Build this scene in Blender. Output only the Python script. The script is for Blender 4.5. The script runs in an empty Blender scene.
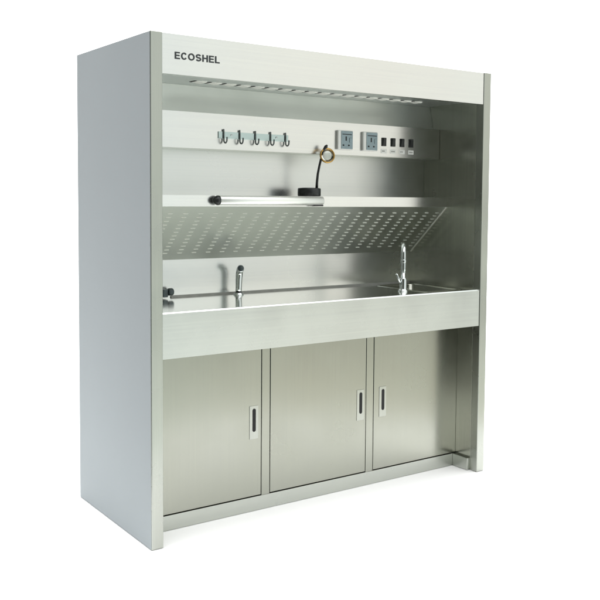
import bpy, bmesh, math, random
from mathutils import Vector, Matrix
random.seed(7)
S = bpy.context.scene
COL = S.collection

# ------------------------------------------------------------ materials
def new_mat(name):
    m = bpy.data.materials.new(name); m.use_nodes = True
    return m, m.node_tree, m.node_tree.nodes['Principled BSDF']

def steel(name, col, rough, axis='x', bump=0.003, var=0.035, wave=0.0):
    """brushed stainless sheet: fine brushing grain stretched along one axis,
    slow tint drift, faint smudges in the gloss"""
    m, nt, b = new_mat(name)
    N, L = nt.nodes, nt.links
    tc = N.new('ShaderNodeTexCoord')
    mp = N.new('ShaderNodeMapping')
    mp.inputs['Scale'].default_value = {'x': (1.6, 120, 120), 'z': (120, 120, 1.6), 'y': (120, 1.6, 120)}[axis]
    L.new(tc.outputs['Object'], mp.inputs['Vector'])
    gr = N.new('ShaderNodeTexNoise'); gr.inputs['Scale'].default_value = 1.0
    gr.inputs['Detail'].default_value = 3
    L.new(mp.outputs[0], gr.inputs['Vector'])
    big = N.new('ShaderNodeTexNoise'); big.inputs['Scale'].default_value = 3.1
    big.inputs['Detail'].default_value = 4
    L.new(tc.outputs['Object'], big.inputs['Vector'])
    # colour
    cr = N.new('ShaderNodeValToRGB')
    cr.color_ramp.elements[0].position = 0.3; cr.color_ramp.elements[1].position = 0.72
    lo = [c*(1-var) for c in col]; hi = [min(1, c*(1+var)) for c in col]
    cr.color_ramp.elements[0].color = (lo[0], lo[1], lo[2]*1.01, 1)
    cr.color_ramp.elements[1].color = (hi[0], hi[1], hi[2]*0.985, 1)
    mx = N.new('ShaderNodeMix'); mx.data_type = 'FLOAT'; mx.inputs[0].default_value = 0.55
    L.new(gr.outputs['Fac'], mx.inputs[2]); L.new(big.outputs['Fac'], mx.inputs[3])
    L.new(mx.outputs[0], cr.inputs['Fac'])
    L.new(cr.outputs['Color'], b.inputs['Base Color'])
    # roughness smudges
    mr = N.new('ShaderNodeMapRange')
    mr.inputs['To Min'].default_value = rough*0.82; mr.inputs['To Max'].default_value = rough*1.2
    mr.inputs['From Min'].default_value = 0.3; mr.inputs['From Max'].default_value = 0.7
    L.new(big.outputs['Fac'], mr.inputs['Value']); L.new(mr.outputs[0], b.inputs['Roughness'])
    bp = N.new('ShaderNodeBump'); bp.inputs['Strength'].default_value = bump*10
    bp.inputs['Distance'].default_value = 0.0004
    L.new(gr.outputs['Fac'], bp.inputs['Height'])
    if wave:   # very slow oil-canning of thin sheet
        w = N.new('ShaderNodeTexNoise'); w.inputs['Scale'].default_value = 1.7
        w.inputs['Detail'].default_value = 1
        L.new(tc.outputs['Object'], w.inputs['Vector'])
        b2 = N.new('ShaderNodeBump'); b2.inputs['Strength'].default_value = 1
        b2.inputs['Distance'].default_value = wave
        L.new(w.outputs['Fac'], b2.inputs['Height']); L.new(b2.outputs[0], bp.inputs['Normal'])
    L.new(bp.outputs[0], b.inputs['Normal'])
    b.inputs['Metallic'].default_value = 1
    return m

def paint(name, col, rough=0.5, var=0.03, scale=8, metal=0.0, spec=0.5):
    m, nt, b = new_mat(name)
    N, L = nt.nodes, nt.links
    tc = N.new('ShaderNodeTexCoord')
    n = N.new('ShaderNodeTexNoise'); n.inputs['Scale'].default_value = scale; n.inputs['Detail'].default_value = 5
    L.new(tc.outputs['Object'], n.inputs['Vector'])
    cr = N.new('ShaderNodeValToRGB')
    cr.color_ramp.elements[0].position = 0.3; cr.color_ramp.elements[1].position = 0.7
    cr.color_ramp.elements[0].color = (*[c*(1-var) for c in col], 1)
    cr.color_ramp.elements[1].color = (*[min(1, c*(1+var)) for c in col], 1)
    L.new(n.outputs['Fac'], cr.inputs['Fac']); L.new(cr.outputs[0], b.inputs['Base Color'])
    b.inputs['Roughness'].default_value = rough; b.inputs['Metallic'].default_value = metal
    b.inputs['Specular IOR Level'].default_value = spec
    return m

M = {}
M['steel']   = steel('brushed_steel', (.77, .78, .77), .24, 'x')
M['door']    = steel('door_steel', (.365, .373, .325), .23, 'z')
M['base']    = steel('base_steel', (.52, .54, .50), .30, 'x')
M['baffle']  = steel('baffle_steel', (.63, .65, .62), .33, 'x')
M['deck']    = steel('deck_steel', (.88, .895, .87), .13, 'x', bump=.001)
M['soft']    = steel('matt_steel', (.78, .80, .79), .34, 'x')
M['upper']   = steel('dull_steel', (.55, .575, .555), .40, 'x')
M['wall']    = steel('back_steel', (.71, .725, .715), .31, 'x')
M['apron']   = steel('apron_steel', (.63, .65, .63), .25, 'x', var=.05)
M['hook']    = paint('grey_plastic', (.13, .15, .15), .3, .2, 60)
M['lip']     = steel('bright_steel', (.88, .89, .88), .22, 'x')
M['trim']    = steel('trim_steel', (.455, .47, .43), .27, 'z', var=.07)
M['inner']   = steel('inner_panel_steel', (.55, .56, .50), .24, 'z', var=.11)
M['chrome']  = steel('polished_chrome', (.70, .73, .74), .06, 'z', bump=0, var=.02)
M['hooks']   = steel('hook_steel', (.50, .60, .60), .30, 'x')
M['grey']    = paint('grey_film', (.335, .371, .385), .65, .012, 2.5)
M['white']   = paint('white_plastic', (.90, .90, .88), .30, .02)
M['face']    = paint('blue_grey_plastic', (.30, .39, .43), .30, .05, 40)
M['black']   = paint('black_plastic', (.018, .020, .021), .38, .2, 30)
M['dark']    = paint('dark_recess', (.01, .01, .01), .7, .2)
M['ink']     = paint('charcoal_ink', (.035, .04, .043), .6, .1)
M['slot']    = paint('pale_louvre_edge', (.93, .93, .87), .4, .05, 20)
M['brass']   = steel('brass_rim', (.62, .38, .12), .25, 'x', var=.1)
M['seal']    = paint('silicone_bead', (.33, .33, .31), .5, .1, 30)
M['tube']    = steel('satin_aluminium', (.93, .93, .90), .48, 'x')
M['valve']   = paint('valve_grey', (.045, .065, .07), .35, .3, 60)
def glass():
    m, nt, b = new_mat('lens_glass')
    b.inputs['Base Color'].default_value = (.95, .97, .97, 1)
    b.inputs['Roughness'].default_value = .02
    b.inputs['Transmission Weight'].default_value = 1
    b.inputs['IOR'].default_value = 1.5
    return m
M['glass'] = glass()
M['floor'] = paint('white_sweep', (.88, .88, .88), .75, .006, 1.5, spec=.2)

# ------------------------------------------------------------ mesh helpers
class MB:
    def __init__(s): s.bm = bmesh.new(); s.mats = []
    def mi(s, m):
        if m not in s.mats: s.mats.append(m)
        return s.mats.index(m)
    def _merge(s, b, m):
        i = s.mi(m)
        for f in b.faces: f.material_index = i
        me = bpy.data.meshes.new('tmp'); b.to_mesh(me); b.free()
        s.bm.from_mesh(me); bpy.data.meshes.remove(me)
    def box(s, x0, x1, y0, y1, z0, z1, m, bev=.0015, seg=2, smooth=False):
        b = bmesh.new(); bmesh.ops.create_cube(b, size=1)
        for v in b.verts:
            v.co = Vector(((x0+x1)/2+v.co.x*(x1-x0), (y0+y1)/2+v.co.y*(y1-y0), (z0+z1)/2+v.co.z*(z1-z0)))
        if bev:
            bev = min(bev, .45*min(x1-x0, y1-y0, z1-z0))
            bmesh.ops.bevel(b, geom=b.edges[:], offset=bev, segments=seg, affect='EDGES', profile=.5)
        s._merge(b, m); return s
    def prism(s, poly, y0, y1, m, axis='y', bev=0):
        """extrude a closed 2-D outline; axis y: (x,z); axis x: (y,z); axis z: (x,y)"""
        b = bmesh.new()
        def P(u, v, w): return {'y': (u, w, v), 'x': (w, u, v), 'z': (u, v, w)}[axis]
        lo = [b.verts.new(P(u, v, y0)) for u, v in poly]
        f = b.faces.new(lo)
        r = bmesh.ops.extrude_face_region(b, geom=[f])
        d = Vector(P(0, 0, y1)) - Vector(P(0, 0, y0))
        for e in r['geom']:
            if isinstance(e, bmesh.types.BMVert): e.co += d
        bmesh.ops.recalc_face_normals(b, faces=b.faces[:])
        if bev: bmesh.ops.bevel(b, geom=b.edges[:], offset=bev, segments=2, affect='EDGES')
        s._merge(b, m); return s
    def lathe(s, prof, m, mat4=None, n=32):
        """profile [(r,h)...] turned about local z, then placed by a matrix"""
        b = bmesh.new(); rings = []
        for r, h in prof:
            if r < 1e-6: rings.append([b.verts.new((0, 0, h))])
            else: rings.append([b.verts.new((r*math.cos(2*math.pi*k/n), r*math.sin(2*math.pi*k/n), h)) for k in range(n)])
        for a, c in zip(rings, rings[1:]):
            for k in range(n):
                k2 = (k+1) % n
                if len(a) == 1 and len(c) == 1: continue
                if len(a) == 1: b.faces.new((a[0], c[k2], c[k]))
                elif len(c) == 1: b.faces.new((a[k], a[k2], c[0]))
                else: b.faces.new((a[k], a[k2], c[k2], c[k]))
        bmesh.ops.recalc_face_normals(b, faces=b.faces[:])
        for f in b.faces: f.smooth = True
        if mat4: bmesh.ops.transform(b, matrix=mat4, verts=b.verts[:])
        s._merge(b, m); return s
    def tube(s, pts, rad, m, n=16, flat=1.0):
        """swept tube through points; rad a number or one per point"""
        b = bmesh.new(); pts = [Vector(p) for p in pts]
        if not isinstance(rad, (list, tuple)): rad = [rad]*len(pts)
        rings = []; up = None
        for i, p in enumerate(pts):
            t = (pts[min(i+1, len(pts)-1)] - pts[max(i-1, 0)]).normalized()
            if up is None:
                up = Vector((1, 0, 0)) if abs(t.x) < .8 else Vector((0, 0, 1))
            u = (up - t*up.dot(t)).normalized(); w = t.cross(u); up = u
            rings.append([b.verts.new(p + (u*math.cos(2*math.pi*k/n)*flat + w*math.sin(2*math.pi*k/n))*rad[i]) for k in range(n)])
        for a, c in zip(rings, rings[1:]):
            for k in range(n): b.faces.new((a[k], a[(k+1) % n], c[(k+1) % n], c[k]))
        b.faces.new(rings[0][::-1]); b.faces.new(rings[-1])
        bmesh.ops.recalc_face_normals(b, faces=b.faces[:])
        for f in b.faces: f.smooth = len(f.verts) == 4
        s._merge(b, m); return s
    def build(s, name, parent=None, loc=None):
        me = bpy.data.meshes.new(name); s.bm.to_mesh(me); s.bm.free()
        for m in s.mats: me.materials.append(m)
        o = bpy.data.objects.new(name, me); COL.objects.link(o)
        if loc is not None: o.location = loc
        if parent: o.parent = parent
        return o

def empty(name, loc, label, cat):
    o = bpy.data.objects.new(name, None); COL.objects.link(o); o.location = loc
    o['label'] = label; o['category'] = cat; o.empty_display_size = .1
    return o
def arc(c, r, a0, a1, n, plane='xz', other=0.0):
    out = []
    for i in range(n+1):
        a = math.radians(a0+(a1-a0)*i/n)
        u, v = c[0]+r*math.cos(a), c[1]+r*math.sin(a)
        out.append({'xz': (u, other, v), 'yz': (other, u, v), 'xy': (u, v, other)}[plane])
    return out

# ------------------------------------------------------------ dimensions (metres), origin at front left foot
W, D, H, T = 1.907, .808, 2.10, .052
L0, R0 = T, W - T              # clear opening
root = empty('fume_workstation', (0, 0, 0),
             'tall stainless steel laboratory workstation with sink, slotted baffle, three doors and grey sides', 'workstation')

# ---- side panels
def side_panel(x0, x1, inner):
    mb = MB()
    mb.box(x0+(.002 if inner > 0 else 0), x1-(.002 if inner < 0 else 0), .050, D, 0, H, M['inner'], .0008)
    if inner > 0: mb.box(x0, x0+.0019, .0505, D, 0.0005, H-.0005, M['grey'], 0)
    else:         mb.box(x1-.0019, x1, .0505, D, 0.0005, H-.0005, M['grey'], 0)
    p = mb.build('side_panel', root)
    t = MB()
    ys = 0.0
    # folded channel capping the front edge of the panel
    t.box(x0, x1, ys, .0498, 0.0, H+.001, M['trim'], .003, 3)
    t.build('front_trim', p)
    return p
pl_ = side_panel(0, T, 1)
pr_ = side_panel(R0, W, -1)
# the outer skin of the left side runs over the trim
MB().box(-.0012, -.0001, .0035, D, 0.002, H-.002, M['grey'], 0).build('outer_skin', pl_)
MB().box(W+.0001, W+.0012, .0035, D, 0.002, H-.002, M['grey'], 0).build('outer_skin', pr_)
# foot skirting on the right panel's inside
MB().box(R0-.020, R0-.0002, .052, .1645, 0.0, .0655, M['base'], .002, 2).build('foot_skirting', pr_)
MB().box(L0+.0002, L0+.020, .052, .1645, 0.0, .0655, M['base'], .002, 2).build('foot_skirting', pl_)

# ---- header with lettering
hd = MB()
hd.prism([(.003, 1.938), (.003, H-.001), (.05, H-.001), (.05, H-.003), (.0045, H-.003), (.0045, 1.9395), (.035, 1.9395), (.035, 1.938)],
         L0+.0006, R0-.0006, M['steel'], 'x')
header = hd.build('header_panel', root)

def stroke(path, w):
    """outline of a flat stroke of width w along a 2-D path"""
    n = len(path); Lh, Rh = [], []
    for i, p in enumerate(path):
        a = Vector(path[max(i-1, 0)]); c = Vector(path[min(i+1, n-1)])
        t = (c-a).normalized(); nrm = Vector((-t.y, t.x))
        Lh.append(Vector(p)+nrm*w/2); Rh.append(Vector(p)-nrm*w/2)
    return Lh, Rh
lt = MB()
def add_poly_strip(Lh, Rh, y0, y1, closed=False):
    b = bmesh.new(); n = len(Lh)
    A = [[b.verts.new((q.x, y, q.y)) for q in side] for y in (y0, y1) for side in (Lh, Rh)]
    l0, r0, l1, r1 = A
    rng = range(n) if closed else range(n-1)
    for i in rng:
        j = (i+1) % n
        b.faces.new((l0[i], l0[j], r0[j], r0[i])); b.faces.new((l1[i], r1[i], r1[j], l1[j]))
        b.faces.new((l0[i], l1[i], l1[j], l0[j])); b.faces.new((r0[i], r0[j], r1[j], r1[i]))
    if not closed:
        b.faces.new((l0[0], r0[0], r1[0], l1[0])); b.faces.new((l0[-1], l1[-1], r1[-1], r0[-1]))
    bmesh.ops.recalc_face_normals(b, faces=b.faces[:])
    lt._merge(b, M['ink'])
LH = .0287; LZ = 1.9999; st = .23*LH; KX = 1.05*LH
YA, YB = .0012, .0029
def rect(x0, x1, z0, z1): lt.box(x0, x1, YA, YB, LZ+z0, LZ+z1, M['ink'], 0)
hb = .195*LH
def letter_E(x):
    w = .76*KX; rect(x, x+st, 0, LH)
    for z0, l in ((0, w), (LH/2-hb*.45, w*.93), (LH-hb, w*.98)): rect(x+st, x+l, z0, z0+hb)
    return w
def letter_L(x):
    w = .72*KX; rect(x, x+st, 0, LH); rect(x+st, x+w, 0, hb); return w
def letter_H(x):
    w = .86*KX; rect(x, x+st, 0, LH); rect(x+w-st, x+w, 0, LH); rect(x+st, x+w-st, LH/2-hb*.45, LH/2+hb*.55); return w
def ell(cx, cz, rx, rz, a0, a1, n):
    return [(cx+rx*math.cos(math.radians(a0+(a1-a0)*i/n)), cz+rz*math.sin(math.radians(a0+(a1-a0)*i/n))) for i in range(n+1)]
sr = .215*LH
def letter_C(x):
    w = .90*KX; rx, rz = w/2-sr/2, LH/2-sr/2+.0004
    Lh, Rh = stroke(ell(x+w/2, LZ+LH/2, rx, rz, 34, 326, 40), sr); add_poly_strip(Lh, Rh, YA, YB); return w*.98
def letter_O(x):
    w = .98*KX; rx, rz = w/2-sr/2, LH/2-sr/2+.0004
    path = ell(x+w/2, LZ+LH/2, rx, rz, 0, 360, 48)[:-1]
    c = Vector((x+w/2, LZ+LH/2)); Lh, Rh = [], []
    for q in path:
        d = Vector((q[0]-c.x, q[1]-c.y))
        Lh.append(c+Vector((d.x*(1-sr/2/rx), d.y*(1-sr/2/rz)))); Rh.append(c+Vector((d.x*(1+sr/2/rx), d.y*(1+sr/2/rz))))
    add_poly_strip(Lh, Rh, YA, YB, True); return w
def letter_S(x):
    w = .84*KX; cx = x+w/2; rx = w/2-sr/2; hq = (LH-sr)/4+.0002
    zt, zb = LZ+LH-sr/2-hq+.0003, LZ+sr/2+hq-.0003
    path = ell(cx, zt, rx*.95, hq, 18, 180+70, 22) + ell(cx, zb, rx, hq, 70, -160, 22)
    Lh, Rh = stroke(path, sr); add_poly_strip(Lh, Rh, YA, YB); return w
x = .1070
for f in (letter_E, letter_C, letter_O, letter_S, letter_H, letter_E, letter_L):
    x += f(x) + .17*LH
lt.build('lettering', header)

# ---- top and ceiling with slots
MB().box(L0+.0006, R0-.0006, .052, D-.002, H-.012, H-.004, M['steel']).build('top_panel', root)
cl = MB()
cl.box(L0+.0006, R0-.0006, .036, .47, 1.9545, 1.9575, M['soft'], .0005)
for row, y in enumerate((.27,)):
    x = .33
    while x < 1.62:
        # pressed louvre: a scoop hanging below the sheet, open to the left
        cl.prism([(x, 1.9543), (x+.050, 1.9543), (x+.048, 1.9500), (x+.043, 1.9484)], y-.028, y+.028, M['slot'], 'y')
        cl.prism([(x-.010, 1.9543), (x-.0005, 1.9543), (x-.0005, 1.9530), (x-.010, 1.9530)], y-.027, y+.027, M['dark'], 'y')
        x += .0745
ceil = cl.build('ceiling_panel', root)

# ---- back: three stepped sheets
MB().box(L0+.0006, R0-.0006, D-.010, D-.004, .01, H-.02, M['grey'], 0).build('rear_cover', root)
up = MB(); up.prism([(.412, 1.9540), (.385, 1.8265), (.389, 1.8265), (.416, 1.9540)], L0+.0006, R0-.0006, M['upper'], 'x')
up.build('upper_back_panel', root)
MB().box(L0+.0006, R0-.0006, .455, .460, 1.40, 1.67, M['wall'], .0005).build('middle_back_panel', root)
MB().box(L0+.0006, R0-.0006, .572, .577, .962, 1.41, M['steel'], .0005).build('splashback', root)

# ---- service panel with hooks, sockets, switches
sv = MB()
sv.prism([(.330, 1.664), (.330, 1.826), (.470, 1.826), (.470, 1.823), (.333, 1.823), (.333, 1.667), (.470, 1.667), (.470, 1.664)],
         L0+.0006, R0-.0006, M['steel'], 'x', .0014)
sv.box(L0+.0008, R0-.0008, .334, .4545, 1.6612, 1.6638, M['base'], 0)  # darker strip under the panel: its shadow line put into the colour
serv = sv.build('service_panel', root)

rail = MB().box(.482, .863, .3255, .3297, 1.714, 1.746, M['hooks'], .0015).build('hook_rail', serv)
for sx in (.55, .795):
    MB().lathe([(0, .004), (.004, .0035), (.005, 0)], M['chrome'], Matrix.Translation((sx, .3255, 1.732)) @ Matrix.Rotation(math.pi/2, 4, 'X'), 16).build('screw', rail)
for k in range(5):
    hx = .508 + k*(.845-.508)/4
    path = [(hx, .324, 1.757), (hx, .322, 1.74), (hx, .3215, 1.715)] + arc((.3070, 1.708), .0145, 0, -180, 10, 'yz', hx) + [(hx, .2915, 1.720)]
    MB().tube(path, [.0036]*len(path), M['hook'], 10).build('hook', rail)

def socket(x0):
    z0, z1 = 1.690, 1.787
    p = MB(); w = .094
    p.box(x0, x0+w, .314, .3298, z0, z1, M['white'], .004, 3)
    s = p.build('power_socket', serv)
    f = MB()
    f.box(x0+.019, x0+w-.003, .3115, .3142, z0+.004, z1-.004, M['face'], .003, 3)
    fp = f.build('faceplate', s)
    cx = x0+.049; cz = (z0+z1)/2-.006
    for pb in ((cx-.0035, cx+.0035, cz+.002, cz+.024), (cx-.022, cx-.012, cz-.024, cz-.017), (cx+.012, cx+.022, cz-.024, cz-.017)):
        MB().box(pb[0], pb[1], .3105, .3119, pb[2], pb[3], M['dark'], .0005).build('pin_hole', s)
    MB().box(x0+.069, x0+.083, .3085, .3119, cz-.006, cz+.018, M['face'], .0015).build('rocker', s)
    MB().box(x0+.026, x0+.084, .3098, .3119, z1-.022, z1-.0185, M['ink'], .0005).build('top_groove', s)
socket(1.152); socket(1.313)
for k in range(4):
    cx = 1.460 + k*.062
    w = MB().box(cx-.013, cx+.013, .323, .3298, 1.719, 1.763, M['black'], .002, 3).build('rocker_switch', serv)
    MB().prism([(.3225, 1.724), (.3185, 1.758), (.3225, 1.760)], cx-.009, cx+.009, M['black'], 'x').build('rocker', w)
    lb = MB().box(cx-.019, cx+.019, .3288, .3298, 1.682, 1.704, M['white'], .0003).build('switch_label', serv)
    mk = MB()
    for j in range(4 if k % 2 else 3):
        mk.box(cx-.012+j*.0065, cx-.0075+j*.0065, .3283, .3287, 1.690, 1.6965, M['seal'], 0)
    mk.build('print', lb)

# ---- shelf
sh = MB()
sh.prism([(.265, 1.403), (.265, 1.453), (.4545, 1.453), (.4545, 1.4505), (.2675, 1.4505), (.2675, 1.4055), (.285, 1.4055), (.285, 1.403)],
         L0+.0006, R0-.0006, M['lip'], 'x')
sh.build('shelf', root)

# ---- slotted baffle under the shelf
bf = MB()
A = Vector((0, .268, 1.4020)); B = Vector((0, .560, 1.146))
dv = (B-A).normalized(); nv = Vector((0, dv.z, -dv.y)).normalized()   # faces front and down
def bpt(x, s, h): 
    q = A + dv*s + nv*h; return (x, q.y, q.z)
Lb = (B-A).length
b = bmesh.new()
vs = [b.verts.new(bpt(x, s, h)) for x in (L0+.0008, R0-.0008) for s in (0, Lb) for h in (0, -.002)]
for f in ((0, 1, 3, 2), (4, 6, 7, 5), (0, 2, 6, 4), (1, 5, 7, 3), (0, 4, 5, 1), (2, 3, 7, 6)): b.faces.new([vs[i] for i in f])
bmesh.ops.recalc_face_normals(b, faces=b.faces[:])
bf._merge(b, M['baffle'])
x = .078
while x < 1.83:
    for r in range(12):
        s = .046 + r*.0262
        b = bmesh.new(); hl = .0145
        def q(xx, ss, hh): return b.verts.new(bpt(xx, ss, hh))
        # pressed louvre lip: low dome, tall at its lower edge
        o_ = [q(x-hl, s+.0022, .0002), q(x-hl*.80, s, .0002), q(x+hl*.80, s, .0002), q(x+hl, s+.0022, .0002), q(x+hl*.80, s+.0034, .0002), q(x-hl*.80, s+.0034, .0002)]
        t_ = [q(x-hl*.66, s+.0008, .0040), q(x+hl*.66, s+.0008, .0040), q(x+hl*.7, s+.0030, .0028), q(x-hl*.7, s+.0030, .0028)]
        for f in ((o_[1], o_[2], t_[1], t_[0]), (t_[0], t_[1], t_[2], t_[3]), (o_[4], o_[5], t_[3], t_[2]),
                  (o_[0], o_[1], t_[0]), (o_[0], t_[0], t_[3]), (o_[5], o_[0], t_[3]), (o_[2], o_[3], t_[1]), (o_[3], t_[2], t_[1]), (o_[3], o_[4], t_[2])): b.faces.new(f)
        bmesh.ops.recalc_face_normals(b, faces=b.faces[:])
        bf._merge(b, M['slot'])
    x += .0757
bf.build('slotted_baffle', root)
# light angle strip closing the right end of the baffle
es = MB()
b = bmesh.new()
for_ = [(R0-.0062, 0, .0004), (R0-.0009, 0, .0004), (R0-.0009, Lb, .0004), (R0-.0062, Lb, .0004)]
lo = [b.verts.new(bpt(*p)) for p in for_]; hi = [b.verts.new(bpt(p[0], p[1], .0034)) for p in for_]
b.faces.new(hi); b.faces.new(lo[::-1])
for i in range(4): b.faces.new((lo[i], lo[(i+1) % 4], hi[(i+1) % 4], hi[i]))
bmesh.ops.recalc_face_normals(b, faces=b.faces[:])
es._merge(b, M['slot']); es.build('baffle_edging', root)

# ---- worktop: apron, deck, sink
wt = MB()
ZD = .9655; AF = .004
SX0, SX1, SY0, SY1 = 1.565, 1.815, .11, .50
wt.prism([(AF, .782), (AF, .968), (AF+.004, .9735), (AF+.016, .9735), (AF+.022, ZD), (AF+.022, ZD-.002), (AF+.014, .968), (AF+.006, .968), (AF+.003, .966), (AF+.003, .785), (.03, .785), (.03, .782)],
         L0+.0006, R0-.0006, M['apron'], 'x')
def sheet(x0, x1, y0, y1): wt.box(x0, x1, y0, y1, ZD-.002, ZD, M['deck'], 0)
sheet(L0+.0006, SX0, AF+.022, .5715); sheet(SX1, R0-.0006, AF+.022, .5715)
sheet(SX0, SX1, AF+.022, SY0); sheet(SX0, SX1, SY1, .5715)
worktop = wt.build('worktop', root)
sk = MB()
b = bmesh.new()
def rr(x0, x1, y0, y1, r, z, n=6):
    out = []
    for cx, cy, a in ((x1-r, y1-r, 0), (x0+r, y1-r, 90), (x0+r, y0+r, 180), (x1-r, y0+r, 270)):
        for i in range(n+1):
            t = math.radians(a+90*i/n); out.append(b.verts.new((cx+r*math.cos(t), cy+r*math.sin(t), z)))
    return out
rings = [rr(SX0-.012, SX1+.012, SY0-.012, SY1+.012, .03, ZD+.0006), rr(SX0-.009, SX1+.009, SY0-.009, SY1+.009, .03, ZD+.003),
         rr(SX0+.001, SX1-.001, SY0+.001, SY1-.001, .03, ZD+.003), rr(SX0+.006, SX1-.006, SY0+.006, SY1-.006, .03, ZD-.004),
         rr(SX0+.012, SX1-.012, SY0+.012, SY1-.012, .03, ZD-.16), rr(SX0+.035, SX1-.035, SY0+.035, SY1-.035, .02, ZD-.18)]
for a, c in zip(rings, rings[1:]):
    for k in range(len(a)):
        f = b.faces.new((a[k], a[(k+1) % len(a)], c[(k+1) % len(a)], c[k])); f.smooth = True
b.faces.new(rings[-1])
bmesh.ops.recalc_face_normals(b, faces=b.faces[:])
for f in b.faces: f.normal_flip()
sk._merge(b, M['inner']); basin = sk.build('sink_basin', worktop)
MB().lathe([(0, .004), (.02, .004), (.03, .002), (.032, 0)], M['chrome'], Matrix.Translation((1.69, .33, ZD-.18)), 24).build('drain', basin)
bd = MB(); bd.prism([(.5715, ZD+.0002), (.5635, ZD+.0002), (.5660, ZD+.004), (.5715, ZD+.009)], .36, R0-.0008, M['seal'], 'x')
bd.build('sealant_bead', worktop)

# left tap: stubby pull-out spray tap facing the viewer
fx, fy = .690, .500
t = MB()
t.lathe([(0, 0), (.025, 0), (.025, .004), (.021, .007), (.0195, .012)], M['chrome'], Matrix.Translation((fx, fy, ZD)), 28)
path = [(fx, fy, ZD+.006), (fx+.001, fy, ZD+.04), (fx+.002, fy, ZD+.075), (fx+.003, fy-.001, ZD+.100), (fx+.0025, fy-.006, ZD+.116), (fx-.002, fy-.020, ZD+.128), (fx-.008, fy-.034, ZD+.134)]
t.tube(path, [.0150, .0155, .0165, .0175, .0180, .0180, .0170], M['chrome'], 24)
tap = t.build('spray_tap', worktop)
e = Vector(path[-1]); d_ = (Vector(path[-1])-Vector(path[-2])).normalized()
rot = d_.to_track_quat('Z', 'Y').to_matrix().to_4x4()
MB().lathe([(0, .005), (.012, .005), (.0145, .002), (.0145, -.002)], M['valve'], Matrix.Translation(e) @ rot, 24).build('aerator', tap)

# right tap: tall swan neck pointing into the sink
gx, gy = 1.492, .195
t = MB()
t.lathe([(0, 0), (.026, 0), (.026, .006), (.022, .010), (.0185, .014), (.0185, .062), (.015, .070), (.012, .075)], M['chrome'], Matrix.Translation((gx, gy, ZD)), 28)
dirx, diry = .64, .768
path = [(gx, gy, ZD+.07), (gx, gy, ZD+.12), (gx, gy, ZD+.175)]
for i in range(1, 13):
    a = math.radians(180-15*i*1.0); rad = .055
    u = rad+rad*math.cos(a)
    path.append((gx+dirx*u, gy+diry*u, ZD+.175+rad*1.15*math.sin(a)))
path.append((gx+dirx*.11, gy+diry*.11, ZD+.150))
t.tube(path, [.0128]*len(path), M['chrome'], 18)
t.lathe([(.0140, 0), (.0152, .003), (.0152, .012), (.0130, .016)], M['chrome'], Matrix.Translation((gx, gy, ZD+.150)), 24)
tp = t.build('swan_neck_tap', worktop)
v0 = Vector((gx-.012, gy, ZD+.034)); v1 = Vector((gx-.052, gy-.006, ZD+.094))
MB().tube([v0, v0.lerp(v1, .5), v1], [.006, .0055, .0048], M['chrome'], 12).build('lever', tp)
# dark valve on the left of the splashback
v = MB()
v.box(.300, .326, .525, .5715, .972, 1.010, M['valve'], .004)
v.lathe([(0, 0), (.017, 0), (.018, .004), (.018, .020), (.015, .024), (.0, .026)], M['valve'], Matrix.Translation((.330, .535, .996)) @ Matrix.Rotation(math.pi/2, 4, 'Y'), 10)
v.build('valve', root)

# ---- base cabinet
DY = .165
cb = MB()
cb.box(L0+.0006, R0-.0006, DY, DY+.02, 0.0, .066, M['base'], .0015)
cb.build('kick_plate', root)
for x0, x1 in ((.6225, .6655), (1.234, 1.2785)):
    MB().box(x0, x1, DY+.0005, DY+.03, .0665, .781, M['door'], .001).build('divider_post', root)
MB().box(L0+.0008, R0-.0008, DY+.031, DY+.035, .0665, .781, M['dark'], 0).build('carcass', root)
MB().box(L0+.0008, R0-.0008, DY+.001, DY+.03, .768, .781, M['base'], .001).build('top_rail', root)
def door(x0, x1, hx):
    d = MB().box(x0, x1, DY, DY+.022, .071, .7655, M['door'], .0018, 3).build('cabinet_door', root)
    z0, z1 = .338, .492
    pm = MB(); w = .023
    pm.box(hx-w, hx+w, DY-.0022, DY-.0001, z0, z1, M['trim'], .001)
    h = pm.build('flush_handle', d)
    cz0, cz1, r = .371, .479, .0088
    poly = [(hx+.001+r*math.cos(math.radians(a)), cz1-r+r*math.sin(math.radians(a))) for a in range(0, 181, 15)] + \
           [(hx+.001+r*math.cos(math.radians(a)), cz0+r+r*math.sin(math.radians(a))) for a in range(180, 361, 15)]
    MB().prism(poly, DY-.0030, DY-.0018, M['dark'], 'y').build('finger_slot', h)
    return d
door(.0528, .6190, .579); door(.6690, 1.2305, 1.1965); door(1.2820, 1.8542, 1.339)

# ------------------------------------------------------------ loose things on the shelf
lp = empty('magnifier_lamp', (.975, .315, 1.453),
           'black gooseneck magnifier with brass-rimmed lens and round base standing on the steel shelf', 'magnifier')
def LP(p): return (p[0]-.975, p[1]-.315, p[2]-1.453)
bx, by, bz = .985, .322, 1.4535
MB().lathe([(0, 0), (.054, 0), (.057, .003), (.057, .036), (.054, .040), (.03, .042), (0, .042)], M['black'], Matrix.Translation(Vector(LP((bx, by, bz)))), 40).build('round_base', lp)
n0 = (1.027, .318, bz+.041)
npth = [n0, (1.0275, .317, bz+.07), (1.030, .314, bz+.11), (1.035, .308, bz+.150), (1.039, .303, bz+.178)]
MB().tube([LP(p) for p in npth], [.0070, .0064, .0060, .0058, .0058], M['black'], 14).build('gooseneck', lp)
rc = Vector(LP((1.066, .285, 1.655)))
face = Matrix.Translation(rc) @ Matrix.Rotation(math.radians(-18), 4, 'Z') @ Matrix.Rotation(math.radians(82), 4, 'X')
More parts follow.
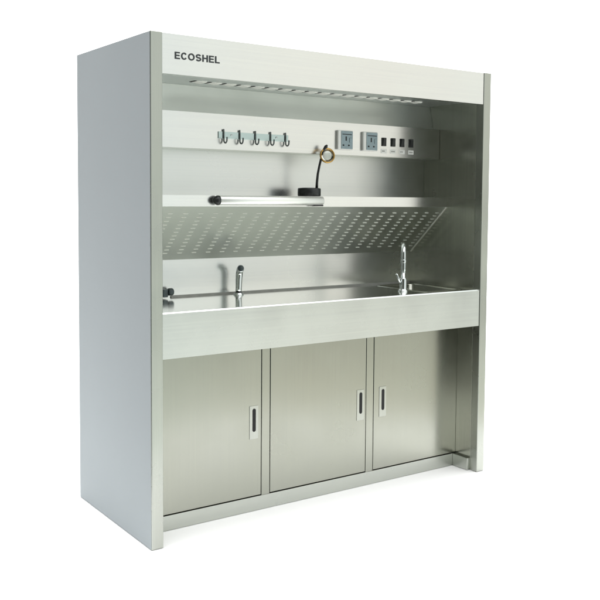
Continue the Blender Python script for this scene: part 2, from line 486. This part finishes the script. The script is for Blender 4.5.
rim = MB().lathe([(.0318, -.005), (.0365, -.006), (.0385, -.003), (.0385, .003), (.0365, .006), (.0318, .005), (.0318, -.005)], M['brass'], face, 40).build('lens_rim', lp)
MB().lathe([(0, -.0035), (.018, -.0028), (.0305, 0), (.018, .0028), (0, .0035)], M['glass'], face, 40).build('lens', rim)
MB().tube([LP((1.039, .303, bz+.176)), LP((1.044, .298, 1.664)), LP((1.050, .293, 1.684)), LP((1.060, .289, 1.697)), LP((1.066, .288, 1.707))],
          [.0062, .0052, .0055, .0095, .004], M['black'], 14).build('clamp', lp)

tl = empty('strip_light', (.72, .243, 1.431), 'slim white tube light with black end cap lying along the front of the steel shelf', 'strip light')
RX = Matrix.Rotation(math.pi/2, 4, 'Y')
def along(x): return Matrix.Translation((x-.72, 0, 0)) @ RX
MB().lathe([(0, 0), (.0205, 0), (.0215, .001), (.0215, .566), (.0205, .567), (0, .567)], M['tube'], along(.440), 40).build('diffuser_tube', tl)
MB().lathe([(0, -.030), (.008, -.029), (.014, -.025), (.0195, -.016), (.0222, -.010), (.0222, 0), (0, .0005)], M['black'], along(.4395), 14).build('end_cap', tl)
MB().box(.232, .288, -.012, .012, -.0255, -.0195, M['black'], .002).build('clip', tl)

# ------------------------------------------------------------ floor
fl = MB()
b = bmesh.new()
vs = [b.verts.new((x_, y_, -.0015)) for x_, y_ in ((-.90, -.18), (1.02, -1.54), (1.25, -1.64), (2.3, -.9), (8.5, 4.0), (12, 16), (-2, 16), (-2.5, 2))]
b.faces.new(vs); fl._merge(b, M['floor'])
fo = fl.build('floor', None); fo['kind'] = 'structure'

# ------------------------------------------------------------ light
Wd = bpy.data.worlds.new('World'); S.world = Wd; Wd.use_nodes = True
nt = Wd.node_tree; N, L = nt.nodes, nt.links
bg = N['Background']
tc = N.new('ShaderNodeTexCoord')
def dot(v):
    n = N.new('ShaderNodeVectorMath'); n.operation = 'DOT_PRODUCT'
    L.new(tc.outputs['Generated'], n.inputs[0]); n.inputs[1].default_value = Vector(v).normalized(); return n.outputs['Value']
def smooth(sock, a, b_, lo=0, hi=1):
    n = N.new('ShaderNodeMapRange'); n.interpolation_type = 'SMOOTHSTEP'
    n.inputs['From Min'].default_value = a; n.inputs['From Max'].default_value = b_
    n.inputs['To Min'].default_value = lo; n.inputs['To Max'].default_value = hi
    L.new(sock, n.inputs['Value']); return n.outputs[0]
def mixc(f, a, b_):
    n = N.new('ShaderNodeMix'); n.data_type = 'RGBA'; n.clamp_factor = True
    L.new(f, n.inputs[0])
    for i, c in ((6, a), (7, b_)):
        if isinstance(c, tuple): n.inputs[i].default_value = (*c, 1)
        else: L.new(c, n.inputs[i])
    return n.outputs[2]
flat = N.new('ShaderNodeVectorMath'); flat.operation = 'MULTIPLY'; flat.inputs[1].default_value = (1, 1, 0)
L.new(tc.outputs['Generated'], flat.inputs[0])
nrm = N.new('ShaderNodeVectorMath'); nrm.operation = 'NORMALIZE'; L.new(flat.outputs[0], nrm.inputs[0])
def az(v):
    n = N.new('ShaderNodeVectorMath'); n.operation = 'DOT_PRODUCT'
    L.new(nrm.outputs[0], n.inputs[0]); n.inputs[1].default_value = Vector(v).normalized(); return n.outputs['Value']
c = mixc(smooth(az((.6, .8, 0)), .15, .60), (.40, .41, .42), (2.8, 2.8, 2.8))              # white sweep behind the cabinet
front = mixc(smooth(dot((0, 0, 1)), -.15, .12), (.70, .725, .72), (1.05, 1.05, 1.035))
front = mixc(smooth(dot((0, 0, 1)), -.215, -.150), (1.42, 1.43, 1.36), front)  # brighter band below the horizon, added to even out the door reflections
tint = N.new('ShaderNodeMix'); tint.data_type = 'RGBA'; tint.blend_type = 'MULTIPLY'; tint.inputs[0].default_value = 1
L.new(front, tint.inputs[6])
L.new(mixc(smooth(az((.62, -.78, 0)), .96, 1.0), (.92, .995, .985), (1.03, 1.01, .93)), tint.inputs[7])   # tint added to the world: cool, turning warm at the front right
front = tint.outputs[2]
c = mixc(smooth(az((.62, -.78, 0)), .25, .75), c, front)                                  # bright studio front, to the right
c = mixc(smooth(az((-.65, -.76, 0)), .74, .93), c, (.082, .088, .070))                    # unlit corner of the studio beside the camera
c = mixc(smooth(dot((0, 0, 1)), .58, .88), c, (4.1, 4.1, 4.1))                            # bright zenith added to whiten the floor, no lamp there
L.new(c, bg.inputs['Color']); bg.inputs['Strength'].default_value = 1.0

def area(name, loc, target, sx, sy, power, col=(1, 1, 1)):
    l = bpy.data.lights.new(name, 'AREA'); l.shape = 'RECTANGLE'; l.size = sx; l.size_y = sy; l.energy = power; l.color = col
    o = bpy.data.objects.new(name, l); COL.objects.link(o); o.location = loc
    o.rotation_euler = (Vector(target)-Vector(loc)).to_track_quat('-Z', 'Y').to_euler()
    return o
#area('overhead_softbox', (1.0, -1.6, 4.6), (1.0, -1.0, 0), 6, 4, 900)

# ------------------------------------------------------------ camera (fitted to the photograph)
f, px, py = 898.77, 343.0, 252.2
yaw, pit, rol = .637268, -.0609323, .00984557
cd = bpy.data.cameras.new('camera'); cam = bpy.data.objects.new('camera', cd); COL.objects.link(cam)
fw = Vector((math.sin(yaw)*math.cos(pit), math.cos(yaw)*math.cos(pit), math.sin(pit)))
r = Vector((math.cos(yaw), -math.sin(yaw), 0)); u = r.cross(fw)
r2 = r*math.cos(rol)+u*math.sin(rol); u2 = -r*math.sin(rol)+u*math.cos(rol)
mw = Matrix((r2, u2, -fw)).transposed().to_4x4(); mw.translation = (-1.519218, -3.345129, 1.449623)
cam.matrix_world = mw
cd.sensor_width = 36; cd.lens = f/600*36
cd.shift_x = (300-px)/600; cd.shift_y = (py-300)/600
cd.clip_start = .05; cd.clip_end = 300
S.camera = cam
S.render.resolution_x = S.render.resolution_y = 1024
S.view_settings.view_transform = 'Standard'; S.view_settings.look = 'None'
S.view_settings.exposure = 0; S.view_settings.gamma = 1
S.render.engine = 'CYCLES'
S.cycles.max_bounces = 12; S.cycles.glossy_bounces = 8; S.cycles.diffuse_bounces = 4
S.cycles.caustics_reflective = True
